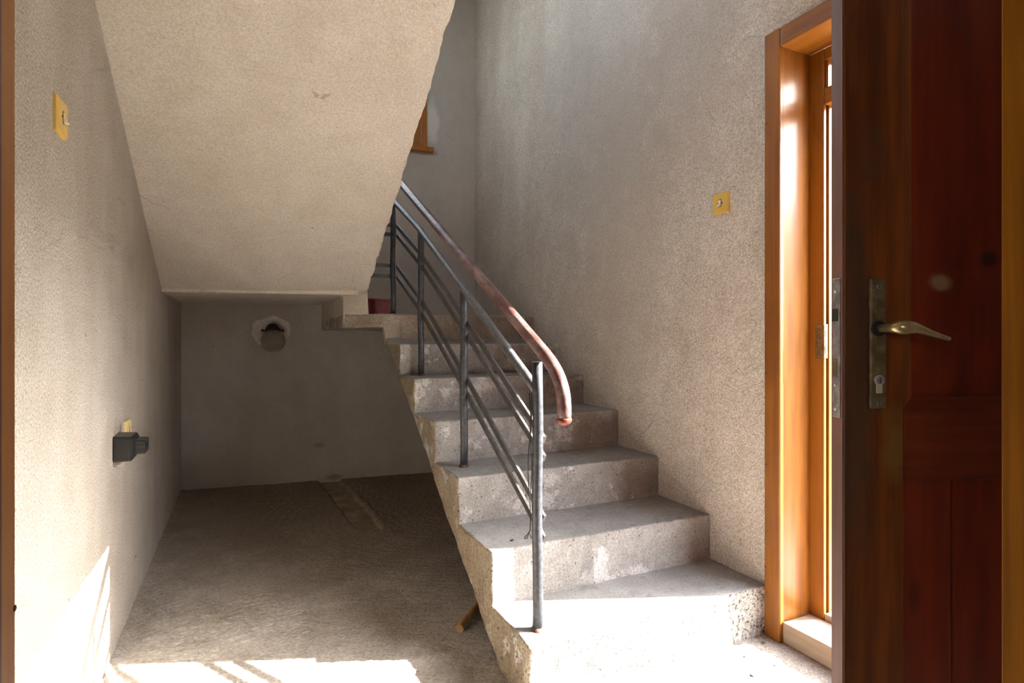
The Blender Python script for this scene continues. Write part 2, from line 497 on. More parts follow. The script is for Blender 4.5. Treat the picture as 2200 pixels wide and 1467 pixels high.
class MB:
    """collects shapes; build() links them as one mesh object"""
    def __init__(self):
        self.v, self.f = [], []

    def add(self, vs, fs):
        b = len(self.v)
        self.v += [Vector(x) for x in vs]
        self.f += [[i + b for i in f] for f in fs]
        return self

    def box(self, lo, hi, bevel=0.0, rot=None, seg=2):
        bm = bmesh.new()
        bmesh.ops.create_cube(bm, size=1.0)
        c = (Vector(lo) + Vector(hi)) / 2
        s = Vector(hi) - Vector(lo)
        for v in bm.verts:
            v.co = Vector((v.co.x * s.x, v.co.y * s.y, v.co.z * s.z))
        if bevel > 0:
            bmesh.ops.bevel(bm, geom=bm.edges[:], offset=min(bevel, min(s) * 0.45), segments=seg, profile=0.5, affect='EDGES')
        if rot is not None:
            bmesh.ops.transform(bm, matrix=rot.to_4x4(), verts=bm.verts)
        bm.verts.ensure_lookup_table()
        bm.verts.index_update()
        self.add([v.co + c for v in bm.verts], [[v.index for v in f.verts] for f in bm.faces])
        bm.free()
        return self

    def hexa(self, p):
        self.add(p, [(0, 3, 2, 1), (4, 5, 6, 7), (0, 1, 5, 4), (1, 2, 6, 5), (2, 3, 7, 6), (3, 0, 4, 7)])
        return self

    def tube(self, pts, r, seg=14, cap=True, aspect=1.0):
        pts = [Vector(p) for p in pts]
        rs = r if isinstance(r, (list, tuple)) else [r] * len(pts)
        n = len(pts)
        rings = []
        up = None
        for i, p in enumerate(pts):
            t = (pts[min(i + 1, n - 1)] - pts[max(i - 1, 0)]).normalized()
            if up is None:
                ref = Vector((1, 0, 0)) if abs(t.x) < 0.9 else Vector((0, 0, 1))
                up = (ref - t * ref.dot(t)).normalized()
            else:
                up = (up - t * up.dot(t)).normalized()
            s = t.cross(up)
            rings.append([p + (up * math.cos(2 * math.pi * k / seg) + s * math.sin(2 * math.pi * k / seg) * aspect) * rs[i] for k in range(seg)])
        vs = [v for rg in rings for v in rg]
        fs = []
        for i in range(n - 1):
            for k in range(seg):
                a, b = i * seg + k, i * seg + (k + 1) % seg
                fs.append((a, b, b + seg, a + seg))
        if cap:
            fs.append(tuple(range(seg))[::-1])
            fs.append(tuple((n - 1) * seg + k for k in range(seg)))
        return self.add(vs, fs)

    def lathe(self, prof, c, axis=(0, 0, 1), seg=32):
        """prof: list of (radius, height) along axis from c"""
        ax = Vector(axis).normalized()
        ref = Vector((1, 0, 0)) if abs(ax.x) < 0.9 else Vector((0, 0, 1))
        u = (ref - ax * ref.dot(ax)).normalized()
        w = ax.cross(u)
        vs, fs = [], []
        for (r, h) in prof:
            for k in range(seg):
                a = 2 * math.pi * k / seg
                vs.append(Vector(c) + ax * h + (u * math.cos(a) + w * math.sin(a)) * max(r, 1e-5))
        for i in range(len(prof) - 1):
            for k in range(seg):
                a, b = i * seg + k, i * seg + (k + 1) % seg
                fs.append((a, b, b + seg, a + seg))
        fs.append(tuple(range(seg))[::-1])
        fs.append(tuple((len(prof) - 1) * seg + k for k in range(seg)))
        return self.add(vs, fs)

    def build(self, name, mat, parent=None, smooth=False, local=False, loc=None):
        return link(name, self.v, self.f, mat, parent, smooth, local, loc)


def board(name, lo, hi, mat, parent=None, bevel=0.003, local=False):
    return MB().box(lo, hi, bevel).build(name, mat, parent, local=local)


def lattice(us, vs, ws, fn):
    """surface of a lattice of parameters; fn(u, v, w) -> point"""
    nu, nv, nw = len(us) - 1, len(vs) - 1, len(ws) - 1
    idx, pts, faces = {}, [], []

    def vid(i, j, k):
        key = (i, j, k)
        if key not in idx:
            idx[key] = len(pts)
            pts.append(fn(us[i], vs[j], ws[k]))
        return idx[key]

    for i in range(nu):
        for j in range(nv):
            faces.append((vid(i, j, 0), vid(i, j + 1, 0), vid(i + 1, j + 1, 0), vid(i + 1, j, 0)))
            faces.append((vid(i, j, nw), vid(i + 1, j, nw), vid(i + 1, j + 1, nw), vid(i, j + 1, nw)))
    for i in range(nu):
        for k in range(nw):
            faces.append((vid(i, 0, k), vid(i + 1, 0, k), vid(i + 1, 0, k + 1), vid(i, 0, k + 1)))
            faces.append((vid(i, nv, k), vid(i, nv, k + 1), vid(i + 1, nv, k + 1), vid(i + 1, nv, k)))
    for j in range(nv):
        for k in range(nw):
            faces.append((vid(0, j, k), vid(0, j, k + 1), vid(0, j + 1, k + 1), vid(0, j + 1, k)))
            faces.append((vid(nu, j, k), vid(nu, j + 1, k), vid(nu, j + 1, k + 1), vid(nu, j, k + 1)))
    return pts, faces


def spaced(a, b, step, lo_edge=True, hi_edge=False):
    edge = [0.0, 0.004, 0.008, 0.013, 0.020]
    xs = {a, b}
    s, e = a, b
    if lo_edge:
        xs.update(a + t for t in edge)
        s = a + edge[-1]
    if hi_edge:
        xs.update(b - t for t in edge)
        e = b - edge[-1]
    n = max(1, int(round((e - s) / step)))
    xs.update(s + (e - s) * i / n for i in range(n + 1))
    out = []
    for x in sorted(xs):
        if not out or x - out[-1] > 1e-5:
            out.append(x)
    return out


def fbm(p, s):
    p = Vector(p) * s
    return noise.noise(p) + 0.5 * noise.noise(p * 2.1) + 0.25 * noise.noise(p * 4.3)


def round_pair(a, b, r):
    """a, b distances inside two faces; returns rounded distances"""
    if a < r and b < r:
        dx, dy = r - a, r - b
        L = math.hypot(dx, dy)
        if L > 1e-9:
            k = max(dx, dy) / L
            return r - dx * k, r - dy * k
    return a, b


def holed_wall(name, ax, a0, a1, z0, z1, t0, t1, holes, mat, kind='structure', warp=None):
    """wall in the plane of axis ax ('x' or 'y') and z, thickness t0..t1, with rectangular holes (a0,a1,z0,z1)"""
    us = sorted({a0, a1, *[h[0] for h in holes], *[h[1] for h in holes]})
    zs = sorted({z0, z1, *[h[2] for h in holes], *[h[3] for h in holes]})

    def solid(i, k):
        if i < 0 or k < 0 or i >= len(us) - 1 or k >= len(zs) - 1:
            return False
        cu, cz = (us[i] + us[i + 1]) / 2, (zs[k] + zs[k + 1]) / 2
        return not any(h[0] < cu < h[1] and h[2] < cz < h[3] for h in holes)

    idx, pts, fs = {}, [], []

    def P(i, k, t):
        key = (i, k, t)
        if key not in idx:
            idx[key] = len(pts)
            q = Vector((us[i], t, zs[k])) if ax == 'x' else Vector((t, us[i], zs[k]))
            pts.append(warp(q) if warp else q)
        return idx[key]

    for i in range(len(us) - 1):
        for k in range(len(zs) - 1):
            if not solid(i, k):
                continue
            fs.append((P(i, k, t0), P(i + 1, k, t0), P(i + 1, k + 1, t0), P(i, k + 1, t0)))
            fs.append((P(i, k, t1), P(i, k + 1, t1), P(i + 1, k + 1, t1), P(i + 1, k, t1)))
            if not solid(i - 1, k):
                fs.append((P(i, k, t0), P(i, k + 1, t0), P(i, k + 1, t1), P(i, k, t1)))
            if not solid(i + 1, k):
                fs.append((P(i + 1, k, t0), P(i + 1, k, t1), P(i + 1, k + 1, t1), P(i + 1, k + 1, t0)))
            if not solid(i, k - 1):
                fs.append((P(i, k, t0), P(i, k, t1), P(i + 1, k, t1), P(i + 1, k, t0)))
            if not solid(i, k + 1):
                fs.append((P(i, k + 1, t0), P(i + 1, k + 1, t0), P(i + 1, k + 1, t1), P(i, k + 1, t1)))
    o = link(name, pts, fs, mat)
    bm = bmesh.new()
    bm.from_mesh(o.data)
    bmesh.ops.recalc_face_normals(bm, faces=bm.faces)
    bm.to_mesh(o.data)
    bm.free()
    return tag(o, kind=kind)


# ------------------------------------------------------------------ the setting
XL, XR = -0.40, 1.73
TOP = 5.2


def yback(x):
    return 4.67 - (x + 0.40) * 0.1268


def build_floor():
    nx, ny = 270, 580
    x0, x1, y0, y1 = XL - 0.02, XR + 0.02, 0.10, 4.72
    pts, fs, tmask = [], [], []
    nn = noise.noise
    for j in range(ny + 1):
        y = y0 + (y1 - y0) * j / ny
        for i in range(nx + 1):
            x = x0 + (x1 - x0) * i / nx
            p = Vector((x, y, 0))
            z = 0.004 * fbm((x, y, 0), 2.2) + 0.0018 * nn(p * 17) + 0.0014 * nn(p * 43) + 0.0009 * nn(p * 88)
            # trowel sweeps: arcs round a worker's reach
            for (ax, ay, amp) in ((1.5, 0.6, 0.0011), (0.1, 4.3, 0.0009)):
                d = math.hypot(x - ax, y - ay) + 0.03 * nn(p * 3.1)
                w = 0.5 + nn(Vector((x * 2.3, y * 2.3, 5 + ax)))
                if w > 0:
                    z += amp * w * math.sin(d * 150 + 4 * nn(p * 6))
            # shallow trench beside the back wall
            cx = 0.60 + (4.45 - y) * 0.045 + 0.012 * nn(p * 6)
            dx = abs(x - cx) - (0.078 - 0.015 * max(0, 3.8 - y))
            dy = 3.20 - y + 0.03 * nn(p * 7) + 14.0 * (x - cx) ** 2
            d = max(dx, dy)
            t = max(0.0, min(1.0, 0.5 - d / 0.014))
            z = z * (1 - 0.7 * t) - 0.020 * t
            tmask.append(t)
            # crumbled mortar ridge on the trench's right lip
            if x > cx and y > 3.1:
                z += 0.007 * max(0, 1 - abs(dx - 0.02) / 0.014) * max(0, 0.5 + nn(Vector((x * 20, y * 20, 1))))
            # mortar fillet along the left wall
            e = x - XL
            if e < 0.05:
                z += 0.012 * max(0, 1 - e / 0.035) * (0.7 + 0.6 * nn(Vector((1, y * 9, 0))))
            pts.append((x, y, z))
    for j in range(ny):
        for i in range(nx):
            a = j * (nx + 1) + i
            fs.append((a, a + 1, a + nx + 2, a + nx + 1))
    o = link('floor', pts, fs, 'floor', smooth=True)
    o.data.materials.append(M['trench'])
    o.data.polygons.foreach_set('material_index', [1 if tmask[f[0]] > 0.6 else 0 for f in fs])
    return tag(o, kind='structure')


build_floor()
holed_wall('wall_left', 'y', 0.16, 4.95, -0.05, TOP, XL, XL - 0.2, [(1.5, 2.7, 3.2, 4.3)], 'wall')  # unseen upper side opening, added to let skylight onto the right wall
holed_wall('wall_right', 'y', 0.16, 4.80, -0.05, TOP, XR, XR + 0.20, [(0.335, 1.432, -0.05, 2.125)], 'wall_right')
WX0, WX1, WZ0, WZ1 = -0.15, 1.335, 2.60, 4.40
holed_wall('wall_back', 'x', XL - 0.2, XR + 0.2, -0.05, TOP, 0.0, 0.22, [(WX0, WX1, WZ0, WZ1)], 'wall_back',
           warp=lambda q: Vector((q.x, yback(q.x) + q.y, q.z)))
holed_wall('wall_front', 'x', XL, XR, -0.05, TOP, 0.16, 0.34, [(-0.128, 0.845, -0.05, 2.10)], 'wall')
tag(board('ceiling', (XL - 0.2, 0.16, TOP), (XR + 0.2, 4.95, TOP + 0.15), 'ceiling', bevel=0), kind='structure')

# the room the photograph is taken from
tag(board('floor_rear', (-1.7, -3.4, -0.08), (1.93, 0.16, 0.0), 'floor', bevel=0), kind='structure')
tag(board('ceiling_rear', (-1.7, -3.4, 2.6), (1.93, 0.16, 2.75), 'ceiling', bevel=0), kind='structure')
holed_wall('wall_rear_left', 'y', -3.4, 0.16, 0.0, 2.6, -1.70, -1.55, [(-1.8, -1.0, 1.2, 2.0)], 'wall')  # small unseen window opening added to give this room some daylight
holed_wall('wall_rear_right', 'y', -3.4, 0.16, 0.0, 2.6, 1.73, 1.93, [], 'wall')
holed_wall('wall_rear_back', 'x', -1.7, 1.93, 0.0, 2.6, -3.6, -3.4, [], 'wall')
holed_wall('wall_rear_side', 'x', -1.7, -0.4, 0.0, 2.6, 0.16, 0.34, [], 'wall')

# ------------------------------------------------------------------ lower staircase
SY = [1.483, 1.768, 2.09, 2.40, 2.73, 3.02, 3.33]
SZ = [0.174, 0.355, 0.533, 0.713, 0.879, 1.047, 1.223]
SX = 0.755


def zunder(y, x=0):
    return max(-0.02, 1.07 - 0.547 + 0.66 * (y - 2.49))


def rough_step(name, x0, x1, y0f, y1f, zbf, zt, parent, mat, amp_front=0.003, amp_side=0.006, amp_top=0.0015, chip=0.016, step=0.014, slots=None):
    us = spaced(x0, x1, step)
    vs = spaced(0.0, y1f(x0) - y0f(x0), step)
    depth0 = vs[-1]
    zref = zt - zbf((y0f(x0) + y1f(x0)) / 2, x0)
    ws = [0.0 - t for t in spaced(0.0, zref, step)][::-1]

    def fn(u, v, w):
        y0 = y0f(u)
        y1 = y1f(u)
        y = y0 + v if v < 0.025 else y0 + v * (y1 - y0) / depth0
        yb = y
        zb = zbf(yb, u)
        h = zt - zb
        z = zt + w if -w < 0.025 else zt - (-w) / zref * h
        a, b, c = y - y0, zt - z, u - x0
        n1 = noise.noise(Vector((u * 7, y0 * 3, zt * 5)))
        n2 = noise.noise(Vector((u * 31, y0 * 3, zt * 5 + 4)))
        r = 0.006 + chip * max(0.0, n1 * 0.8 + n2 * 0.6)
        r = min(r, 0.02)
        a0, b0, c0 = a, b, c
        a, b = round_pair(a, b, r)
        c, b = round_pair(c, b, min(0.02, 0.008 + chip * max(0, noise.noise(Vector((y * 13, zt, 2))))))
        c, a = round_pair(c, a, min(0.02, 0.008 + chip * max(0, noise.noise(Vector((z * 13, zt, 7))))))
        p = Vector((x0 + c, y0 + a, zt - b))
        q = p.copy()
        if a0 < 0.02:
            q.y += amp_front * fbm(p, 11) * 0.8 + amp_front * 0.5 * noise.noise(p * 70)
        if b0 < 0.02:
            q.z += amp_top * fbm(p, 6) + amp_top * 0.5 * noise.noise(p * 45)
        if c0 < 0.02:
            q.x += amp_side * fbm(p, 6) + amp_side * 0.5 * noise.noise(p * 40)
        if w <= -zref + 1e-6:
            q.z += 0.006 * fbm(p, 9)
        return q

    pts, fs = lattice(us, vs, ws, fn)
    o = link(name, pts, fs, mat, parent, smooth=True)
    if slots:
        for sl in slots:
            o.data.materials.append(M[sl])
        for pl in o.data.polygons:
            vc = sum((pts[k] for k in pl.vertices), Vector()) / len(pl.vertices)
            if vc.x < x0 + 0.0045 + 0.006 * noise.noise(vc * 25):
                pl.material_index = 2
            elif vc.z > zt - 0.004 and vc.y > y0f(vc.x) + 0.012 + 0.012 * noise.noise(Vector((vc.x * 18, zt, 0))):
                pl.material_index = 1
    return o


stair = tag(empty('staircase', (1.24, 1.483, 0.0)), 'bare grey concrete staircase rising along the right wall beside the doorway', 'staircase')
for i in range(6):
    rough_step('step', SX, XR + 0.012, lambda x, i=i: SY[i], lambda x, i=i: SY[i + 1] + 0.02, zunder, SZ[i], stair, 'step_first' if i == 0 else 'step', slots=('tread', 'side'),
               amp_front=0.0075 if i == 0 else 0.003, chip=0.03 if i == 0 else 0.018)
landing_front = lambda x: 3.33 + max(0.0, 0.72 - x) * 1.0
rough_step('landing', 0.539, XR + 0.012, landing_front, lambda x: yback(x) + 0.03, lambda y, x: 1.143 - 0.12 * min(1.0, max(0.0, (x - 0.748) / 0.01)) * min(1.0, max(0.0, (3.42 - y) / 0.03)), SZ[6], stair, 'landing', chip=0.03, amp_front=0.004)

# ------------------------------------------------------------------ upper flight (its sloping underside faces us)
UY0 = 1.40


def soffit_z(s, y):
    """s 0 at the left wall, 1 at the open edge"""
    zl = 1.313 + 0.481 * (3.65 - y)
    zr = 1.313 + 0.572 * (3.41 - y)
    return zl + (zr - zl) * s


def soffit_y(s):
    return 3.65 + (3.41 - 3.65) * s


upper = tag(empty('upper_flight', (0.12, 3.5, 1.325)), 'cream plastered sloping underside of the upper stair flight, overhead at left', 'stair flight')


def build_slab():
    us = [i / 60 for i in range(59)] + [0.975, 0.985, 0.993, 1.0]
    vs = [i / 90 for i in range(91)]
    ws = [0, 0.5, 1.0]

    def fn(s, v, w):
        ye = soffit_y(s)
        y = UY0 + (ye - UY0) * v
        z = soffit_z(s, y) + w * 0.10
        x = XL - 0.012 + (1.062) * s
        p = Vector((x, y, z))
        if w < 0.01:
            z += 0.0035 * fbm(p, 2.5) + 0.0015 * fbm(p, 10)
            # soft roll down to the flat underside at the foot
            if v > 0.93:
                z += 0.021 * ((v - 0.93) / 0.07) ** 2
        if s > 0.97:
            k = (s - 0.97) / 0.03
            x += k * (0.008 * fbm(p, 9) + 0.006 * noise.noise(p * 38))
            if w < 0.01:
                z += 0.006 * k * max(0, noise.noise(p * 14) + 0.3)
        return Vector((x, y, z))

    pts, fs = lattice(us, vs, ws, fn)
    link('soffit_slab', pts, fs, 'soffit', upper, smooth=True)


build_slab()
for k in range(1, 8):
    ya, yb, zt = 3.60 - 0.3 * (k - 1), 3.60 - 0.3 * k, 1.40 + 0.175 * k
    ya2 = ya - (0.0 if k > 1 else 0.0)
    p = []
    for zf in (0, 1):
        for (s, y) in ((0, yb), (1, yb), (1, ya), (0, ya)):
            x = XL + 0.985 * s
            zb = max(1.33, soffit_z(s, y) + 0.03)
            p.append(Vector((x, y, zt if zf else min(zb, zt - 0.03))))
    MB().hexa(p).build('step', 'landing', upper)
# raised half landing (seen only from below) and the nib between the two flights
mb = MB()
mb.hexa([Vector((XL - 0.01, 3.60, 1.330)), Vector((0.60, 3.36, 1.330)), Vector((0.60, yback(0.60) + 0.02, 1.335)), Vector((XL - 0.01, yback(XL) + 0.02, 1.335)),
         Vector((XL - 0.01, 3.60, 1.40)), Vector((0.60, 3.36, 1.40)), Vector((0.60, yback(0.60) + 0.02, 1.40)), Vector((XL - 0.01, yback(XL) + 0.02, 1.40))])
mb.build('half_landing', 'soffit', upper)
mb = MB()
mb.hexa([Vector((0.540, 3.515, 1.146)), Vector((0.668, 3.385, 1.150)), Vector((0.668, yback(0.668) + 0.02, 1.150)), Vector((0.540, yback(0.54) + 0.02, 1.146)),
         Vector((0.540, 3.515, 1.39)), Vector((0.655, 3.385, 1.39)), Vector((0.655, yback(0.655) + 0.02, 1.39)), Vector((0.540, yback(0.54) + 0.02, 1.39))])
mb.build('nib', 'soffit', upper)
board('upper_floor_slab', (XL - 0.01, 0.33, 2.42), (XR + 0.01, 1.46, 2.80), 'ceiling', upper, bevel=0)

# low red block on the landing, behind the end post
rb = tag(empty('red_box', (0.73, 3.66, 1.223)), 'low dark red painted block on the landing behind the end post', 'box')
board('body', (0.672, 3.60, 1.2245), (0.842, 3.80, 1.318), 'red', rb, bevel=0.003)
board('lid', (0.668, 3.594, 1.318), (0.848, 3.806, 1.330), 'red_top', rb, bevel=0.002)

# ------------------------------------------------------------------ balustrade
BX = 0.83
bal = tag(empty('balustrade', (BX, 1.562, 0.174)), 'dark grey steel stair balustrade with worn red-brown handrail', 'railing')


def hand_z(y):
    return 1.175 + 0.544 * (y - 1.80)


def rail_z(y):
    return 0.918 + 0.54 * (y - 1.575)


posts = [(0.823, 1.562, 0.174, 1.002, 0.0165), (0.844, 2.27, 0.533, None, 0.0165), (0.858, 2.965, 0.879, None, 0.0165), (0.812, 3.40, 1.223, None, 0.0155)]


def rx(y):
    """plan line of the rails"""
    if y < 2.27:
        return 0.823 + (0.838 - 0.823) * (y - 1.562) / (2.27 - 1.562)
    if y < 2.965:
        return 0.838 + (0.843 - 0.838) * (y - 2.27) / 0.695
    return 0.843 + (0.815 - 0.843) * (y - 2.965) / 0.435


for i, (px, py, z0, z1, r) in enumerate(posts):
    zt = z1 if z1 else rail_z(py) - 0.004
    pts = [(px + 0.002 * math.sin(k * 1.3), py, z0 - 0.01 + (zt - z0 + 0.01) * k / 8) for k in range(9)]
    mb = MB().tube(pts, r, 18)
    po = mb.build('post', 'steel', bal, smooth=False)
    for f in po.data.polygons:
        if len(f.vertices) == 4:
            f.use_smooth = True
    MB().lathe([(r * 1.45, 0.0), (r * 1.25, 0.004), (r * 1.04, 0.012), (r * 0.6, 0.014)], (px, py, z0 - 0.002), seg=18).build('weld_collar', 'rust', po, smooth=True)
# top rail
mb = MB()
ys = [1.565 + (3.42 - 1.565) * k / 24 for k in range(25)]
mb.tube([(rx(y), y, rail_z(y)) for y in ys], 0.0155, 16)
mb.build('top_rail', 'rail', bal, smooth=True)
# handrail with the bend at its foot
hp = [(BX + 0.0, y, hand_z(y)) for y in [3.75, 3.5, 3.2, 2.9, 2.6, 2.3, 2.0, 1.8, 1.65, 1.57]]
P0 = Vector((BX, 1.545, hand_z(1.545)))
P1 = Vector((BX, 1.44, hand_z(1.44)))
P2 = Vector((BX, 1.408, 0.93))
P3 = Vector((BX, 1.412, 0.86))
for k in range(1, 15):
    t = k / 14
    q = P0 * (1 - t) ** 3 + P1 * 3 * t * (1 - t) ** 2 + P2 * 3 * t * t * (1 - t) + P3 * t ** 3
    hp.append(tuple(q))
hp.append((BX, 1.414, 0.843))
hr = MB().tube(hp, 0.0205, 20).build('handrail', 'handrail', bal, smooth=True)
MB().lathe([(0.006, -0.012), (0.016, -0.008), (0.0225, 0.0), (0.0235, 0.008), (0.0215, 0.011)], (BX, 1.4145, 0.836), seg=22).build('end_cap', 'cap', hr, smooth=True)
# flat bars in two pairs
for off in (0.148, 0.205, 0.392, 0.455):
    mb = MB()
    y_a, y_b = 1.556, 3.40
    hw, th = 0.0115, 0.0045
    n = 14
    vs = []
    for k in range(n + 1):
        y = y_a + (y_b - y_a) * k / n
        x = rx(y) + 0.021
        z = rail_z(y) - off
        nz = Vector((0, -0.475, 0.88))
        for (dx, dn) in ((-th, -hw), (th, -hw), (th, hw), (-th, hw)):
            vs.append(Vector((x + dx, y, z)) + nz * dn)
    fs = [(0, 1, 2, 3), (4 * n + 3, 4 * n + 2, 4 * n + 1, 4 * n)]
    for k in range(n):
        for c in range(4):
            a, b = 4 * k + c, 4 * k + (c + 1) % 4
            fs.append((a, a + 4, b + 4, b))
    mb.add(vs, fs).build('sloping_bar', 'bar', bal)
    zc = rail_z(3.40) - off + 0.004
    board('level_bar', (0.60, 3.405, zc - 0.011), (0.812, 3.414, zc + 0.011), 'bar', bal, bevel=0.001)
MB().tube([(0.60, 3.41, 1.40), (0.60, 3.41, 1.9)], 0.0155, 16).build('post', 'steel', bal, smooth=False)

# loop of wire tied under the top rail
wr = []
for k in range(25):
    t = k / 24
    z = 0.905 - 0.43 * t
    wr.append((0.806 + 0.004 * math.sin(t * 9), 1.585 - 0.002 * math.sin(t * 7), z))
wr += [(0.800, 1.588, 0.462), (0.793, 1.590, 0.455), (0.792, 1.59, 0.451), (0.800, 1.588, 0.452), (0.806, 1.585, 0.468), (0.812, 1.58, 0.452)]
wire = MB().tube(wr, 0.0016, 8).tube([(0.810 + 0.003 * math.sin(k * 0.9), 1.580, 0.905 - 0.32 * k / 12) for k in range(13)], 0.0014, 8)
wire = wire.build('wire', 'wire', None, smooth=True, loc=(0.806, 1.585, 0.45))
tag(wire, 'thin black wire tied to the lowest balustrade post and hanging beside it', 'wire')

# ------------------------------------------------------------------ light switches
def light_switch(c, face, label):
    """c: centre on the wall, face: +1 looks towards +x, -1 towards -x"""
    e = tag(empty('light_switch', c), label, 'light switch', 'mustard switches on the walls')
    s = face
    X = lambda a, b: (min(c[0] + s * a, c[0] + s * b), max(c[0] + s * a, c[0] + s * b))
    x0, x1 = X(0.0, 0.0095)
    # bevelled plate
    h = 0.0415
    mb = MB()
    ring = lambda d, k: [Vector((c[0] + s * d, c[1] + y * k, c[2] + z * k)) for (y, z) in ((-h, -h), (h, -h), (h, h), (-h, h))]
    v = ring(-0.001, 1.0) + ring(0.006, 1.0) + ring(0.0105, 0.91)
    f = [(0, 1, 2, 3), (8, 9, 10, 11)]
    for k in (0, 4):
        for q in range(4):
            f.append((k + q, k + (q + 1) % 4, k + 4 + (q + 1) % 4, k + 4 + q))
    mb.add(v, f)
    plate = mb.build('plate', 'plate', e)
    bm = bmesh.new(); bm.from_mesh(plate.data)
    bmesh.ops.recalc_face_normals(bm, faces=bm.faces); bm.to_mesh(plate.data); bm.free()
    xs = X(0.0100, 0.0112)
    board('rocker_slot', (xs[0], c[1] - 0.0068, c[2] - 0.0145), (xs[1], c[1] + 0.0068, c[2] + 0.0145), 'void', e, bevel=0)
    # rocker with a kink, lower half standing out
    w = 0.0055
    prof = [(0.0105, 0.012), (0.0125, 0.012), (0.0135, 0.0), (0.0215, -0.0125), (0.0195, -0.0135), (0.0105, -0.0125)]
    vv = [Vector((c[0] + s * d, c[1] + sy * w, c[2] + z)) for sy in (-1, 1) for (d, z) in prof]
    ff = [tuple(range(6)), tuple(range(11, 5, -1))] + [(k, (k + 1) % 6, 6 + (k + 1) % 6, 6 + k) for k in range(6)]
    o = MB().add(vv, ff).build('rocker', 'rocker', e)
    bm = bmesh.new(); bm.from_mesh(o.data)
    bmesh.ops.recalc_face_normals(bm, faces=bm.faces); bm.to_mesh(o.data); bm.free()
    for sy in (-1, 1):
        MB().lathe([(0.0026, 0.0), (0.0026, 0.0008), (0.001, 0.0012)], (c[0] + s * 0.0104, c[1] + sy * 0.0115, c[2]), (s, 0, 0), 12).build('screw_hole', 'void', e)


light_switch((XL, 1.692, 1.601), 1, 'mustard yellow light switch on the left wall near the door frame')
light_switch((XR, 1.704, 1.615), -1, 'mustard yellow light switch on the right wall beside the doorway')

# ------------------------------------------------------------------ socket and black adapter on the left wall
so = tag(empty('wall_socket', (XL, 2.56, 0.715)), 'cream wall socket plate partly hidden behind the black box', 'socket')
board('plate', (XL - 0.002, 2.505, 0.665), (XL + 0.012, 2.600, 0.768), 'socket', so, bevel=0.004)
MB().lathe([(0.024, 0), (0.024, 0.004), (0.020, 0.004), (0.019, 0.001)], (XL + 0.011, 2.553, 0.722), (1, 0, 0), 24).build('socket_ring', 'socket', so, smooth=False)
ad = tag(empty('cable_box', (XL, 2.36, 0.655)), 'black plastic electrical box with a stub nose sticking out of the left wall', 'electrical box')


def ring_x(x, y0, y1, z0, z1, c=0.008):
    return [Vector((x, y0 + c, z0)), Vector((x, y1 - c, z0)), Vector((x, y1, z0 + c)), Vector((x, y1, z1 - c)),
            Vector((x, y1 - c, z1)), Vector((x, y0 + c, z1)), Vector((x, y0, z1 - c)), Vector((x, y0, z0 + c))]


def loft(rings):
    n = len(rings[0])
    v = [p for r in rings for p in r]
    f = [tuple(range(n))[::-1], tuple((len(rings) - 1) * n + k for k in range(n))]
    for i in range(len(rings) - 1):
        for k in range(n):
            f.append((i * n + k, i * n + (k + 1) % n, (i + 1) * n + (k + 1) % n, (i + 1) * n + k))
    return v, f


v, f = loft([ring_x(XL - 0.004, 2.315, 2.44, 0.655, 0.742), ring_x(XL + 0.052, 2.315, 2.44, 0.655, 0.738, 0.006), ring_x(XL + 0.056, 2.319, 2.436, 0.659, 0.734, 0.006),
             ring_x(XL + 0.064, 2.33, 2.415, 0.672, 0.726, 0.005)])
MB().add(v, f).build('body', 'black', ad)
v, f = loft([ring_x(XL + 0.062, 2.33, 2.415, 0.674, 0.724, 0.005), ring_x(XL + 0.092, 2.33, 2.415, 0.676, 0.722, 0.005)])
nose = MB().add(v, f).build('nose', 'black', ad)
board('slot', (XL + 0.0915, 2.345, 0.686), (XL + 0.0925, 2.40, 0.712), 'void', nose, bevel=0)
for zz in (0.690, 0.706):
    board('rib', (XL + 0.064, 2.327, zz - 0.0015), (XL + 0.090, 2.331, zz + 0.0015), 'black', nose, bevel=0.0005)
board('lid', (XL + 0.004, 2.3105, 0.662), (XL + 0.050, 2.316, 0.733), 'black', ad, bevel=0.002)

# ------------------------------------------------------------------ globe lamp on the back wall
gx, gz = 0.197, 1.072
gy = yback(gx)
lamp = tag(empty('wall_lamp', (gx, gy, gz)), 'round dusty glass globe lamp on the back wall under the landing', 'lamp')
prof = []
for k in range(25):
    a = math.pi * (0.06 + 0.90 * k / 24)
    prof.append((0.0835 * math.sin(a), -0.0835 * math.cos(a)))
MB().lathe(prof, (gx - 0.002, gy - 0.115, gz - 0.010), (0, -0.35, -0.94), 36).build('globe', 'globe', lamp, smooth=True)
MB().lathe([(0.048, 0.0), (0.054, 0.006), (0.056, 0.014), (0.054, 0.026)], (gx - 0.004, gy - 0.085, gz + 0.078), (0, -0.30, -0.95), 30).build('holder', 'lamp_base', lamp, smooth=False)
MB().lathe([(0.045, 0.0), (0.045, 0.016), (0.034, 0.03), (0.03, 0.075)], (gx - 0.004, gy + 0.001, gz + 0.072), (0, -1, 0.12), 28).build('wall_mount', 'lamp_base', lamp, smooth=False)
for s_ in (-1, 1):
    MB().lathe([(0.004, 0), (0.004, 0.016), (0.009, 0.016), (0.010, 0.022), (0.007, 0.028)], (gx - 0.004 + s_ * 0.048, gy - 0.088, gz + 0.066), (s_, -0.2, 0), 14).build('thumb_screw', 'lamp_base', lamp, smooth=False)

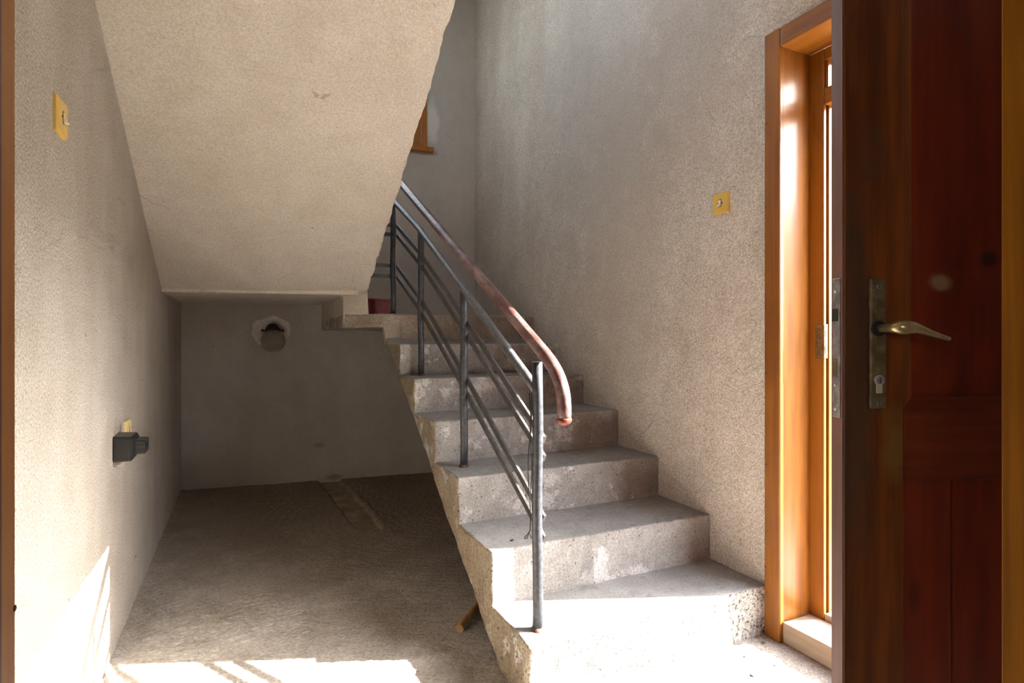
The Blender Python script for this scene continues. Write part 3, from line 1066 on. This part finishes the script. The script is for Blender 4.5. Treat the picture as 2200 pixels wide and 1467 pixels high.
# pale filler round the lamp
pv, pf = [], []
N = 40
pcx, pcz = gx - 0.012, gz + 0.062
for k in range(N):
    a = 2 * math.pi * k / N
    r = 0.135 * (1 + 0.22 * noise.noise(Vector((math.cos(a) * 1.6, math.sin(a) * 1.6, 3.1))))
    x, z = pcx + math.cos(a) * r * 1.05, pcz + math.sin(a) * r * 0.86
    pv.append(Vector((x, yback(x) + 0.003, z)))
for k in range(N):
    a = 2 * math.pi * k / N
    q = pv[k]
    x, z = pcx + (q.x - pcx) * 0.93, pcz + (q.z - pcz) * 0.93
    pv.append(Vector((x, yback(x) - 0.0035, z)))
pf = [(k, (k + 1) % N, N + (k + 1) % N, N + k) for k in range(N)] + [tuple(N + k for k in range(N))]
link('plaster_patch', pv, pf, 'patch', bpy.data.objects['wall_back'])

# ------------------------------------------------------------------ stairwell window
win = tag(empty('window_1', ((WX0 + WX1) / 2, yback(0.9), WZ0)), kind='structure')


def wb(name, x0, x1, z0, z1, d0, d1, mat, parent, bevel=0.004):
    p = []
    for z in (z0, z1):
        p += [Vector((x0, yback(x0) + d0, z)), Vector((x1, yback(x1) + d0, z)), Vector((x1, yback(x1) + d1, z)), Vector((x0, yback(x0) + d1, z))]
    return MB().hexa(p).build(name, mat, parent)


wb('frame_board', WX1 - 0.042, WX1 - 0.002, WZ0 + 0.01, WZ1, -0.012, 0.08, 'window', win)
wb('frame_board', WX0 + 0.002, WX0 + 0.042, WZ0 + 0.01, WZ1, -0.012, 0.08, 'window', win)
wb('frame_board', WX0 + 0.04, WX1 - 0.04, WZ1 - 0.045, WZ1, -0.012, 0.08, 'window', win)
wb('frame_board', WX0 + 0.04, WX1 - 0.04, WZ0 + 0.01, WZ0 + 0.045, -0.008, 0.08, 'window', win)
wb('sash', WX1 - 0.10, WX1 - 0.046, WZ0 + 0.05, WZ1 - 0.05, 0.0, 0.045, 'window', win)
wb('sash', WX0 + 0.046, WX0 + 0.10, WZ0 + 0.05, WZ1 - 0.05, 0.0, 0.045, 'window', win)
wb('sash', WX0 + 0.10, WX1 - 0.10, WZ0 + 0.05, WZ0 + 0.10, 0.0, 0.045, 'window', win)
wb('sash', WX0 + 0.10, WX1 - 0.10, WZ1 - 0.10, WZ1 - 0.05, 0.0, 0.045, 'window', win)
wb('sill', WX0 - 0.04, WX1 + 0.045, WZ0 - 0.022, WZ0 + 0.012, -0.045, 0.06, 'window', win)
wb('pane', WX0 + 0.10, WX1 - 0.10, WZ0 + 0.10, WZ1 - 0.10, 0.020, 0.024, 'glass', win)

# ------------------------------------------------------------------ outer door frame, in the right wall
JY = 1.417        # far lining face
NYJ = 0.352       # near lining face
HZ = 2.105        # underside of the head lining
fr = tag(empty('trim_1', (XR, JY, 0.0)), kind='structure')
board('casing', (1.708, JY - 0.002, 0.0), (XR, JY + 0.064, HZ + 0.066), 'trim_z', fr, bevel=0.005)
board('casing', (1.708, 0.342, HZ - 0.002), (XR, JY - 0.004, HZ + 0.066), 'trim_y', fr, bevel=0.005)
board('lining', (1.716, JY, 0.06), (1.868, JY + 0.012, HZ + 0.012), 'trim_z', fr, bevel=0.001)
board('lining', (1.716, NYJ, HZ), (1.868, JY, HZ + 0.014), 'trim_y', fr, bevel=0.001)
board('lining', (1.716, NYJ - 0.014, 0.06), (1.868, NYJ, HZ + 0.012), 'trim_z', fr, bevel=0.001)
# frame proper: lip, rebate, outer stop
for (ya, yb, yl, yo) in ((JY + 0.010, 1.0, 1.361, 1.357), (NYJ - 0.012, 1.0, NYJ + 0.012, NYJ + 0.016)):
    lo, hi = sorted((ya, yl))
    board('frame_lip', (1.866, lo, 0.07), (1.879, hi, HZ), 'trim_z', fr, bevel=0.002)
    lo2, hi2 = sorted((ya, yl + (0.018 if yl > 1 else -0.012)))
    board('frame_rebate', (1.879, lo2, 0.07), (1.888, hi2, HZ), 'sill', fr, bevel=0.0)
    lo, hi = sorted((ya, yo))
    board('frame_stop', (1.888, lo, 0.07), (1.926, hi, HZ), 'trim_z', fr, bevel=0.002)
board('transom_bar', (1.866, NYJ + 0.012, 1.905), (1.926, 1.361, 1.965), 'trim_y', fr, bevel=0.004)
board('transom_head', (1.866, NYJ + 0.012, 2.062), (1.926, 1.361, HZ), 'trim_y', fr, bevel=0.004)
board('transom_bead', (1.874, 1.350, 1.965), (1.915, 1.361, 2.062), 'trim_z', fr, bevel=0.001)
board('transom_pane', (1.898, NYJ + 0.012, 1.965), (1.903, 1.351, 2.062), 'frost', fr, bevel=0)
# bottom sill and door threshold
board('sill_board', (1.722, NYJ + 0.002, 0.0), (1.868, JY - 0.001, 0.075), 'sill', fr, bevel=0.006)
board('threshold', (1.868, NYJ + 0.012, -0.02), (1.926, 1.361, 0.098), 'sill', fr, bevel=0.004)
# strike plate on the lip
sp = MB().box((1.8635, 1.361, 1.004), (1.8665, 1.392, 1.125), 0.001).box((1.864, 1.3585, 1.004), (1.884, 1.3612, 1.125), 0.001).build('strike_plate', 'bronze', fr)
for (za, zb) in ((1.022, 1.048), (1.083, 1.104)):
    board('bolt_hole', (1.868, 1.3578, za), (1.8815, 1.3588, zb), 'void', sp, bevel=0)
for zz in (1.012, 1.066, 1.117):
    MB().lathe([(0.0028, 0), (0.0028, 0.0008), (0.0012, 0.0012)], (1.8638, 1.378, zz), (-1, 0, 0), 12).build('screw', 'zinc', sp)
for zz in (0.16, 0.25, 0.38, 0.62, 0.95, 1.55, 1.85):
    MB().lathe([(0.0035, 0), (0.003, 0.001), (0.001, 0.0016)], (1.7078, JY + 0.055 + 0.004 * math.sin(zz * 30), zz), (-1, 0, 0), 12).build('nail_head', 'rust', fr)

# ------------------------------------------------------------------ outer door leaf, standing open towards us
leaf = tag(empty('door_1', (1.0010, 0.6892, 0.0), -math.radians(20)), kind='structure')
LW, LT, ZB, ZT = 0.860, 0.037, 0.108, 1.895


def lb(name, s0, s1, z0, z1, y0, y1, mat, parent=leaf, bevel=0.003):
    return board(name, (s0, y0, z0), (s1, y1, z1), mat, parent, bevel, local=True)


stile = lb('stile', 0.0, 0.118, ZB, ZT, 0.0, LT, 'leaf_z')
lb('stile', LW - 0.118, LW, ZB, ZT, 0.0, LT, 'leaf_z')
lb('rail', 0.118, LW - 0.118, 0.807, 0.940, 0.0005, LT - 0.0005, 'leaf_x')
lb('rail', 0.118, LW - 0.118, ZB, 0.25, 0.0005, LT - 0.0005, 'leaf_x')
lb('rail', 0.118, LW - 0.118, 1.775, ZT, 0.0005, LT - 0.0005, 'leaf_x')
# upper panel with a sloping bead round it
lb('panel', 0.112, LW - 0.112, 0.930, 1.785, 0.017, LT - 0.017, 'leaf_panel', bevel=0)


def bead(s0, z0, s1, z1, w, mat):
    """mitred bead: four sloping strips inside the rectangle s0..s1, z0..z1"""
    out = [(s0, z0), (s1, z0), (s1, z1), (s0, z1)]
    inn = [(s0 + w, z0 + w), (s1 - w, z0 + w), (s1 - w, z1 - w), (s0 + w, z1 - w)]
    for k in range(4):
        a, b, c, d = out[k], out[(k + 1) % 4], inn[(k + 1) % 4], inn[k]
        f = lambda q, y: Vector((q[0], y, q[1]))
        v = [f(a, 0.003), f(b, 0.003), f(c, 0.009), f(d, 0.009), f(a, 0.018), f(b, 0.018), f(c, 0.018), f(d, 0.018)]
        o = MB().hexa(v).build('bead', mat[k % 2], leaf, local=True)
        bm = bmesh.new(); bm.from_mesh(o.data)
        bmesh.ops.recalc_face_normals(bm, faces=bm.faces); bm.to_mesh(o.data); bm.free()


bead(0.118, 0.940, LW - 0.118, 1.775, 0.022, ('leaf_x', 'leaf_z'))
# lower panel of upright boards
edges = [0.114, 0.222, 0.345, 0.465, 0.58, 0.665, LW - 0.114]
for a, b in zip(edges[:-1], edges[1:]):
    lb('panel_board', a + 0.0015, b - 0.0015, 0.24, 0.815, 0.009, LT - 0.009, 'leaf_panel', bevel=0.004)
# worn latch edge strip and lock face plate
lb('edge_strip', -0.0015, 0.0, ZB + 0.003, ZT - 0.003, 0.003, LT - 0.003, 'leaf_edge', parent=stile, bevel=0)
fp = lb('lock_face_plate', -0.0035, -0.001, 0.925, 1.185, 0.008, 0.029, 'zinc', parent=stile, bevel=0.001)
lb('latch_hole', -0.0041, -0.0034, 1.105, 1.128, 0.013, 0.029, 'void', parent=stile, bevel=0)
lb('dead_bolt', -0.0042, -0.0034, 1.00, 1.035, 0.015, 0.027, 'bronze', parent=stile, bevel=0)
for zz in (0.94, 0.985, 1.16):
    MB().lathe([(0.003, 0), (0.0028, 0.0008), (0.001, 0.0014)], (-0.0034, 0.021, zz), (-1, 0, 0), 12).build('screw', 'silver', stile, local=True)
# long handle plate with lever and key cylinder
pc = 0.0615
hpz0, hpz1 = 0.9425, 1.183
plate = lb('handle_plate', pc - 0.0155, pc + 0.0155, hpz0, hpz1, -0.0075, 0.0005, 'bronze', bevel=0.003)
for zz in (0.953, 1.168):
    MB().lathe([(0.0045, 0), (0.0042, 0.001), (0.0015, 0.0016)], (pc, -0.0072, zz), (0, -1, 0), 16).build('screw', 'zinc', plate, local=True)
    lb('screw_slot', pc - 0.0006, pc + 0.0006, zz - 0.0035, zz + 0.0035, -0.0092, -0.0086, 'void', parent=plate, bevel=0)
lz = 1.091
MB().lathe([(0.0145, 0.0), (0.0145, 0.003), (0.0115, 0.004)], (pc, -0.006, lz), (0, -1, 0), 24).build('rose', 'void', plate, local=True)
# lever: neck out of the door, knuckle, thinning blade that droops
neck = [(pc, -0.006, lz), (pc, -0.02, lz), (pc + 0.0005, -0.036, lz), (pc + 0.001, -0.044, lz + 0.0005)]
blade = [(pc + 0.004, -0.052, lz + 0.001), (pc + 0.014, -0.056, lz + 0.001), (pc + 0.026, -0.057, lz + 0.0005), (pc + 0.038, -0.057, lz - 0.002),
         (pc + 0.054, -0.056, lz - 0.007), (pc + 0.072, -0.055, lz - 0.0125), (pc + 0.090, -0.053, lz - 0.0175), (pc + 0.099, -0.052, lz - 0.0195), (pc + 0.101, -0.052, lz - 0.020)]
MB().tube(neck + blade, [0.0078, 0.0078, 0.008, 0.0095, 0.0125, 0.0130, 0.0110, 0.0082, 0.0062, 0.0052, 0.0047, 0.0042, 0.002], 18).build('lever', 'lever', plate, smooth=True, local=True)
# profile cylinder: round plug over a stem
kz = 0.996
cyl = MB().lathe([(0.0092, 0.0), (0.0092, 0.004), (0.0085, 0.0047)], (pc, -0.007, kz), (0, -1, 0), 26)
cyl.box((pc - 0.0056, -0.0112, kz - 0.024), (pc + 0.0056, -0.007, kz - 0.004), 0.0015)
cyl = cyl.build('key_cylinder', 'silver', plate, local=True)
MB().lathe([(0.0075, 0.0), (0.0075, 0.0005), (0.007, 0.0006)], (pc, -0.0116, kz + 0.0003), (0, -1, 0), 24).build('plug', 'zinc', plate, local=True)
kv = [(pc - 0.0005, kz + 0.005), (pc + 0.0014, kz + 0.003), (pc - 0.0012, kz + 0.0008), (pc + 0.0012, kz - 0.0015), (pc - 0.0006, kz - 0.0045)]
MB().tube([(x, -0.01235, z) for (x, z) in kv], 0.0008, 8).build('keyway', 'void', plate, local=True)
# barrel hinges at the far end
for zz in (0.35, 1.65):
    MB().lathe([(0.008, 0.0), (0.008, 0.09), (0.005, 0.095)], (LW + 0.006, LT + 0.004, zz), (0, 0, 1), 16).build('hinge', 'zinc', leaf, local=True)

# ------------------------------------------------------------------ frame of the doorway we look through
tr = tag(empty('trim_2', (0.36, 0.26, 0.0)), kind='structure')
board('jamb', (-0.128, 0.16, 0.0), (-0.1035, 0.366, 2.08), 'jamb', tr, bevel=0.002)
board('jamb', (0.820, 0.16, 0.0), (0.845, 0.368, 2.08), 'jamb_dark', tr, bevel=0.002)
board('head', (-0.128, 0.16, 2.075), (0.845, 0.366, 2.10), 'trim_x', tr, bevel=0.002)
board('casing', (-0.19, 0.341, 0.0), (-0.126, 0.366, 2.15), 'trim_z', tr, bevel=0.003)
board('casing', (0.843, 0.341, 0.0), (0.905, 0.368, 2.15), 'trim_z', tr, bevel=0.003)
board('casing', (-0.126, 0.341, 2.085), (0.843, 0.366, 2.15), 'trim_x', tr, bevel=0.003)
board('stop_bead', (-0.1037, 0.16, 0.0), (-0.0997, 0.336, 2.075), 'stop', tr, bevel=0.002)
MB().lathe([(0.0016, 0), (0.0015, 0.0006), (0.0006, 0.0009)], (-0.1036, 0.3635, 0.936), (1, 0, 0), 12).build('nail_head', 'rust', tr)

# ------------------------------------------------------------------ piece of split wood lying under the stair
p0, p1 = Vector((0.715, 1.965, 0.016)), Vector((0.90, 2.16, 0.020))
st = MB()
pts = [p0 + (p1 - p0) * k / 8 + Vector((0, 0, 0.002 * math.sin(k))) for k in range(9)]
st = st.tube(pts, [0.0145, 0.0155, 0.0150, 0.0155, 0.0160, 0.0155, 0.0150, 0.0155, 0.0150], 14)
st = st.build('wooden_stick', 'bamboo', None, smooth=False, loc=tuple(p0))
tag(st, 'short split wooden stick lying on the floor under the stair', 'stick')

# ------------------------------------------------------------------ outside the door
def make_outdoor():
    m = NT('pale_paving')
    c = m.mix(m.ramp(m.noise(3, 5), 0.35, 0.65), (0.46, 0.45, 0.44), (0.60, 0.59, 0.58))
    M['paving'] = m.done(c, 0.9, m.bump(m.noise(60, 4), 0.4, 0.004))
    m = NT('leaf_green')
    c = m.mix(m.ramp(m.noise(6, 4), 0.35, 0.65), (0.07, 0.14, 0.02), (0.16, 0.27, 0.05))
    M['green'] = m.done(c, 0.6)
    M['garden_wall'] = plaster('garden_wall_render', (0.50, 0.43, 0.33), (0.38, 0.32, 0.24))
    m = NT('dry_earth')
    c = m.mix(m.ramp(m.noise(5, 5), 0.35, 0.65), (0.20, 0.17, 0.11), (0.30, 0.27, 0.17))
    M['earth'] = m.done(c, 0.95, m.bump(m.noise(30, 4), 0.5, 0.02))


make_outdoor()
tag(board('path', (1.93, -4.0, -0.12), (3.05, 9.0, -0.03), 'paving', None, bevel=0), kind='structure')
tag(board('ground', (3.05, -12.0, -0.14), (22.0, 22.0, -0.04), 'earth', None, bevel=0), kind='structure')


def blades(name, x0, x1, y0, y1, n, h, w, mat, label, cat, kind=None, rnd=random):
    vs, fs = [], []
    for _ in range(n):
        x, y = rnd.uniform(x0, x1), rnd.uniform(y0, y1)
        a = rnd.uniform(0, math.pi * 2)
        hh = h * rnd.uniform(0.5, 1.1)
        lean = Vector((math.cos(a), math.sin(a), 0)) * hh * rnd.uniform(0.1, 0.5)
        side = Vector((-math.sin(a), math.cos(a), 0)) * w
        b = Vector((x, y, -0.05))
        q = len(vs)
        vs += [b - side, b + side, b + lean * 0.4 + Vector((0, 0, hh * 0.6)) + side * 0.7, b + lean * 0.4 + Vector((0, 0, hh * 0.6)) - side * 0.7, b + lean + Vector((0, 0, hh))]
        fs += [(q, q + 1, q + 2, q + 3), (q + 3, q + 2, q + 4)]
    o = link(name, vs, fs, mat)
    return tag(o, label, cat, kind=kind)


blades('grass', 3.08, 5.2, -1.0, 6.0, 9000, 0.14, 0.005, 'green', 'green grass growing along the path outside the door', 'grass', 'stuff')


def shrub(x, y, h, r, label):
    e = tag(empty('shrub', (x, y, -0.05)), label, 'shrub', 'shrubs outside the door')
    vs, fs = [], []
    for _ in range(700):
        d = Vector((random.gauss(0, 1), random.gauss(0, 1), random.gauss(0, 1))).normalized() * random.uniform(0.55, 1.0)
        p = Vector((x + d.x * r, y + d.y * r, -0.03 + h * 0.5 + d.z * h * 0.5))
        a = Vector((random.gauss(0, 1), random.gauss(0, 1), random.gauss(0, 0.6))).normalized()
        b = a.cross(Vector((random.gauss(0, 1), random.gauss(0, 1), random.gauss(0, 1)))).normalized()
        q = len(vs)
        L, W = 0.045, 0.016
        vs += [p - a * L, p + b * W, p + a * L, p - b * W]
        fs += [(q, q + 1, q + 2, q + 3)]
    o = link('foliage', vs, fs, 'green', e)
    o['kind'] = 'stuff'
    for k in range(4):
        a = k * 1.6
        MB().tube([(x, y, -0.05), (x + 0.3 * r * math.cos(a), y + 0.3 * r * math.sin(a), h * 0.4), (x + 0.6 * r * math.cos(a), y + 0.6 * r * math.sin(a), h * 0.75)], [0.012, 0.008, 0.004], 8).build('stem', 'bamboo', e)


shrub(4.15, 2.95, 0.46, 0.30, 'small green shrub seen through the gap beside the open door')
gw = tag(board('garden_wall', (7.0, 4.4, -0.1), (7.2, 12.0, 0.55), 'garden_wall', None, bevel=0.01), 'low tan rendered garden wall beyond the shrub outside', 'wall')

nb = tag(empty('sky_blocker_house', (8.5, -3.0, -0.05)), 'plain house added out of view across the path to block skylight', 'house')  # added unseen house that cuts the skylight reaching the doorway
board('wall', (7.6, -11.0, -0.1), (10.0, 4.3, 3.0), 'garden_wall', nb, bevel=0)
MB().add([(7.3, -11.3, 2.98), (10.3, -11.3, 2.98), (10.3, 4.6, 2.98), (7.3, 4.6, 2.98), (8.8, -11.3, 3.4), (8.8, 4.6, 3.4)],
         [(3, 2, 1, 0), (0, 1, 4), (2, 3, 5), (1, 2, 5, 4), (3, 0, 4, 5)]).build('roof', 'earth', nb)

# crumbs of plaster and dirt
def crumb(x, y, z, r, mat, label, group=None):
    bm = bmesh.new()
    bmesh.ops.create_icosphere(bm, subdivisions=1, radius=1.0)
    vs = [Vector((x, y, z)) + Vector((v.co.x * r * 1.5, v.co.y * r, v.co.z * r * 0.6 + r * 0.45)) * (1 + 0.45 * noise.noise(v.co * 1.7 + Vector((x * 40, y * 40, 0)))) for v in bm.verts]
    bm.verts.index_update()
    fs = [[v.index for v in f.verts] for f in bm.faces]
    bm.free()
    o = link('plaster_crumb' if mat == 'patch' else 'dirt_crumb', vs, fs, mat, None, loc=(x, y, z))
    tag(o, label, 'crumb', group)


for (x, y, r, lab) in ((1.664, 1.440, 0.006, 'tiny tan crumb in the corner between lowest step and door casing'),
                       (1.53, 1.404, 0.005, 'tiny tan crumb close before the right half of the lowest step'),
                       (1.468, 1.315, 0.007, 'largest tan crumb on the sunlit floor before the lowest step'),
                       (1.58, 1.325, 0.0045, 'tiny tan crumb on the sunlit floor between largest crumb and door sill')):
    crumb(x, y, 0.001, r, 'side', lab, 'crumbs before the lowest step')
crumb(0.865, 1.835, 0.3555, 0.006, 'rust', 'dark crumb of dirt near the open edge of the second step')
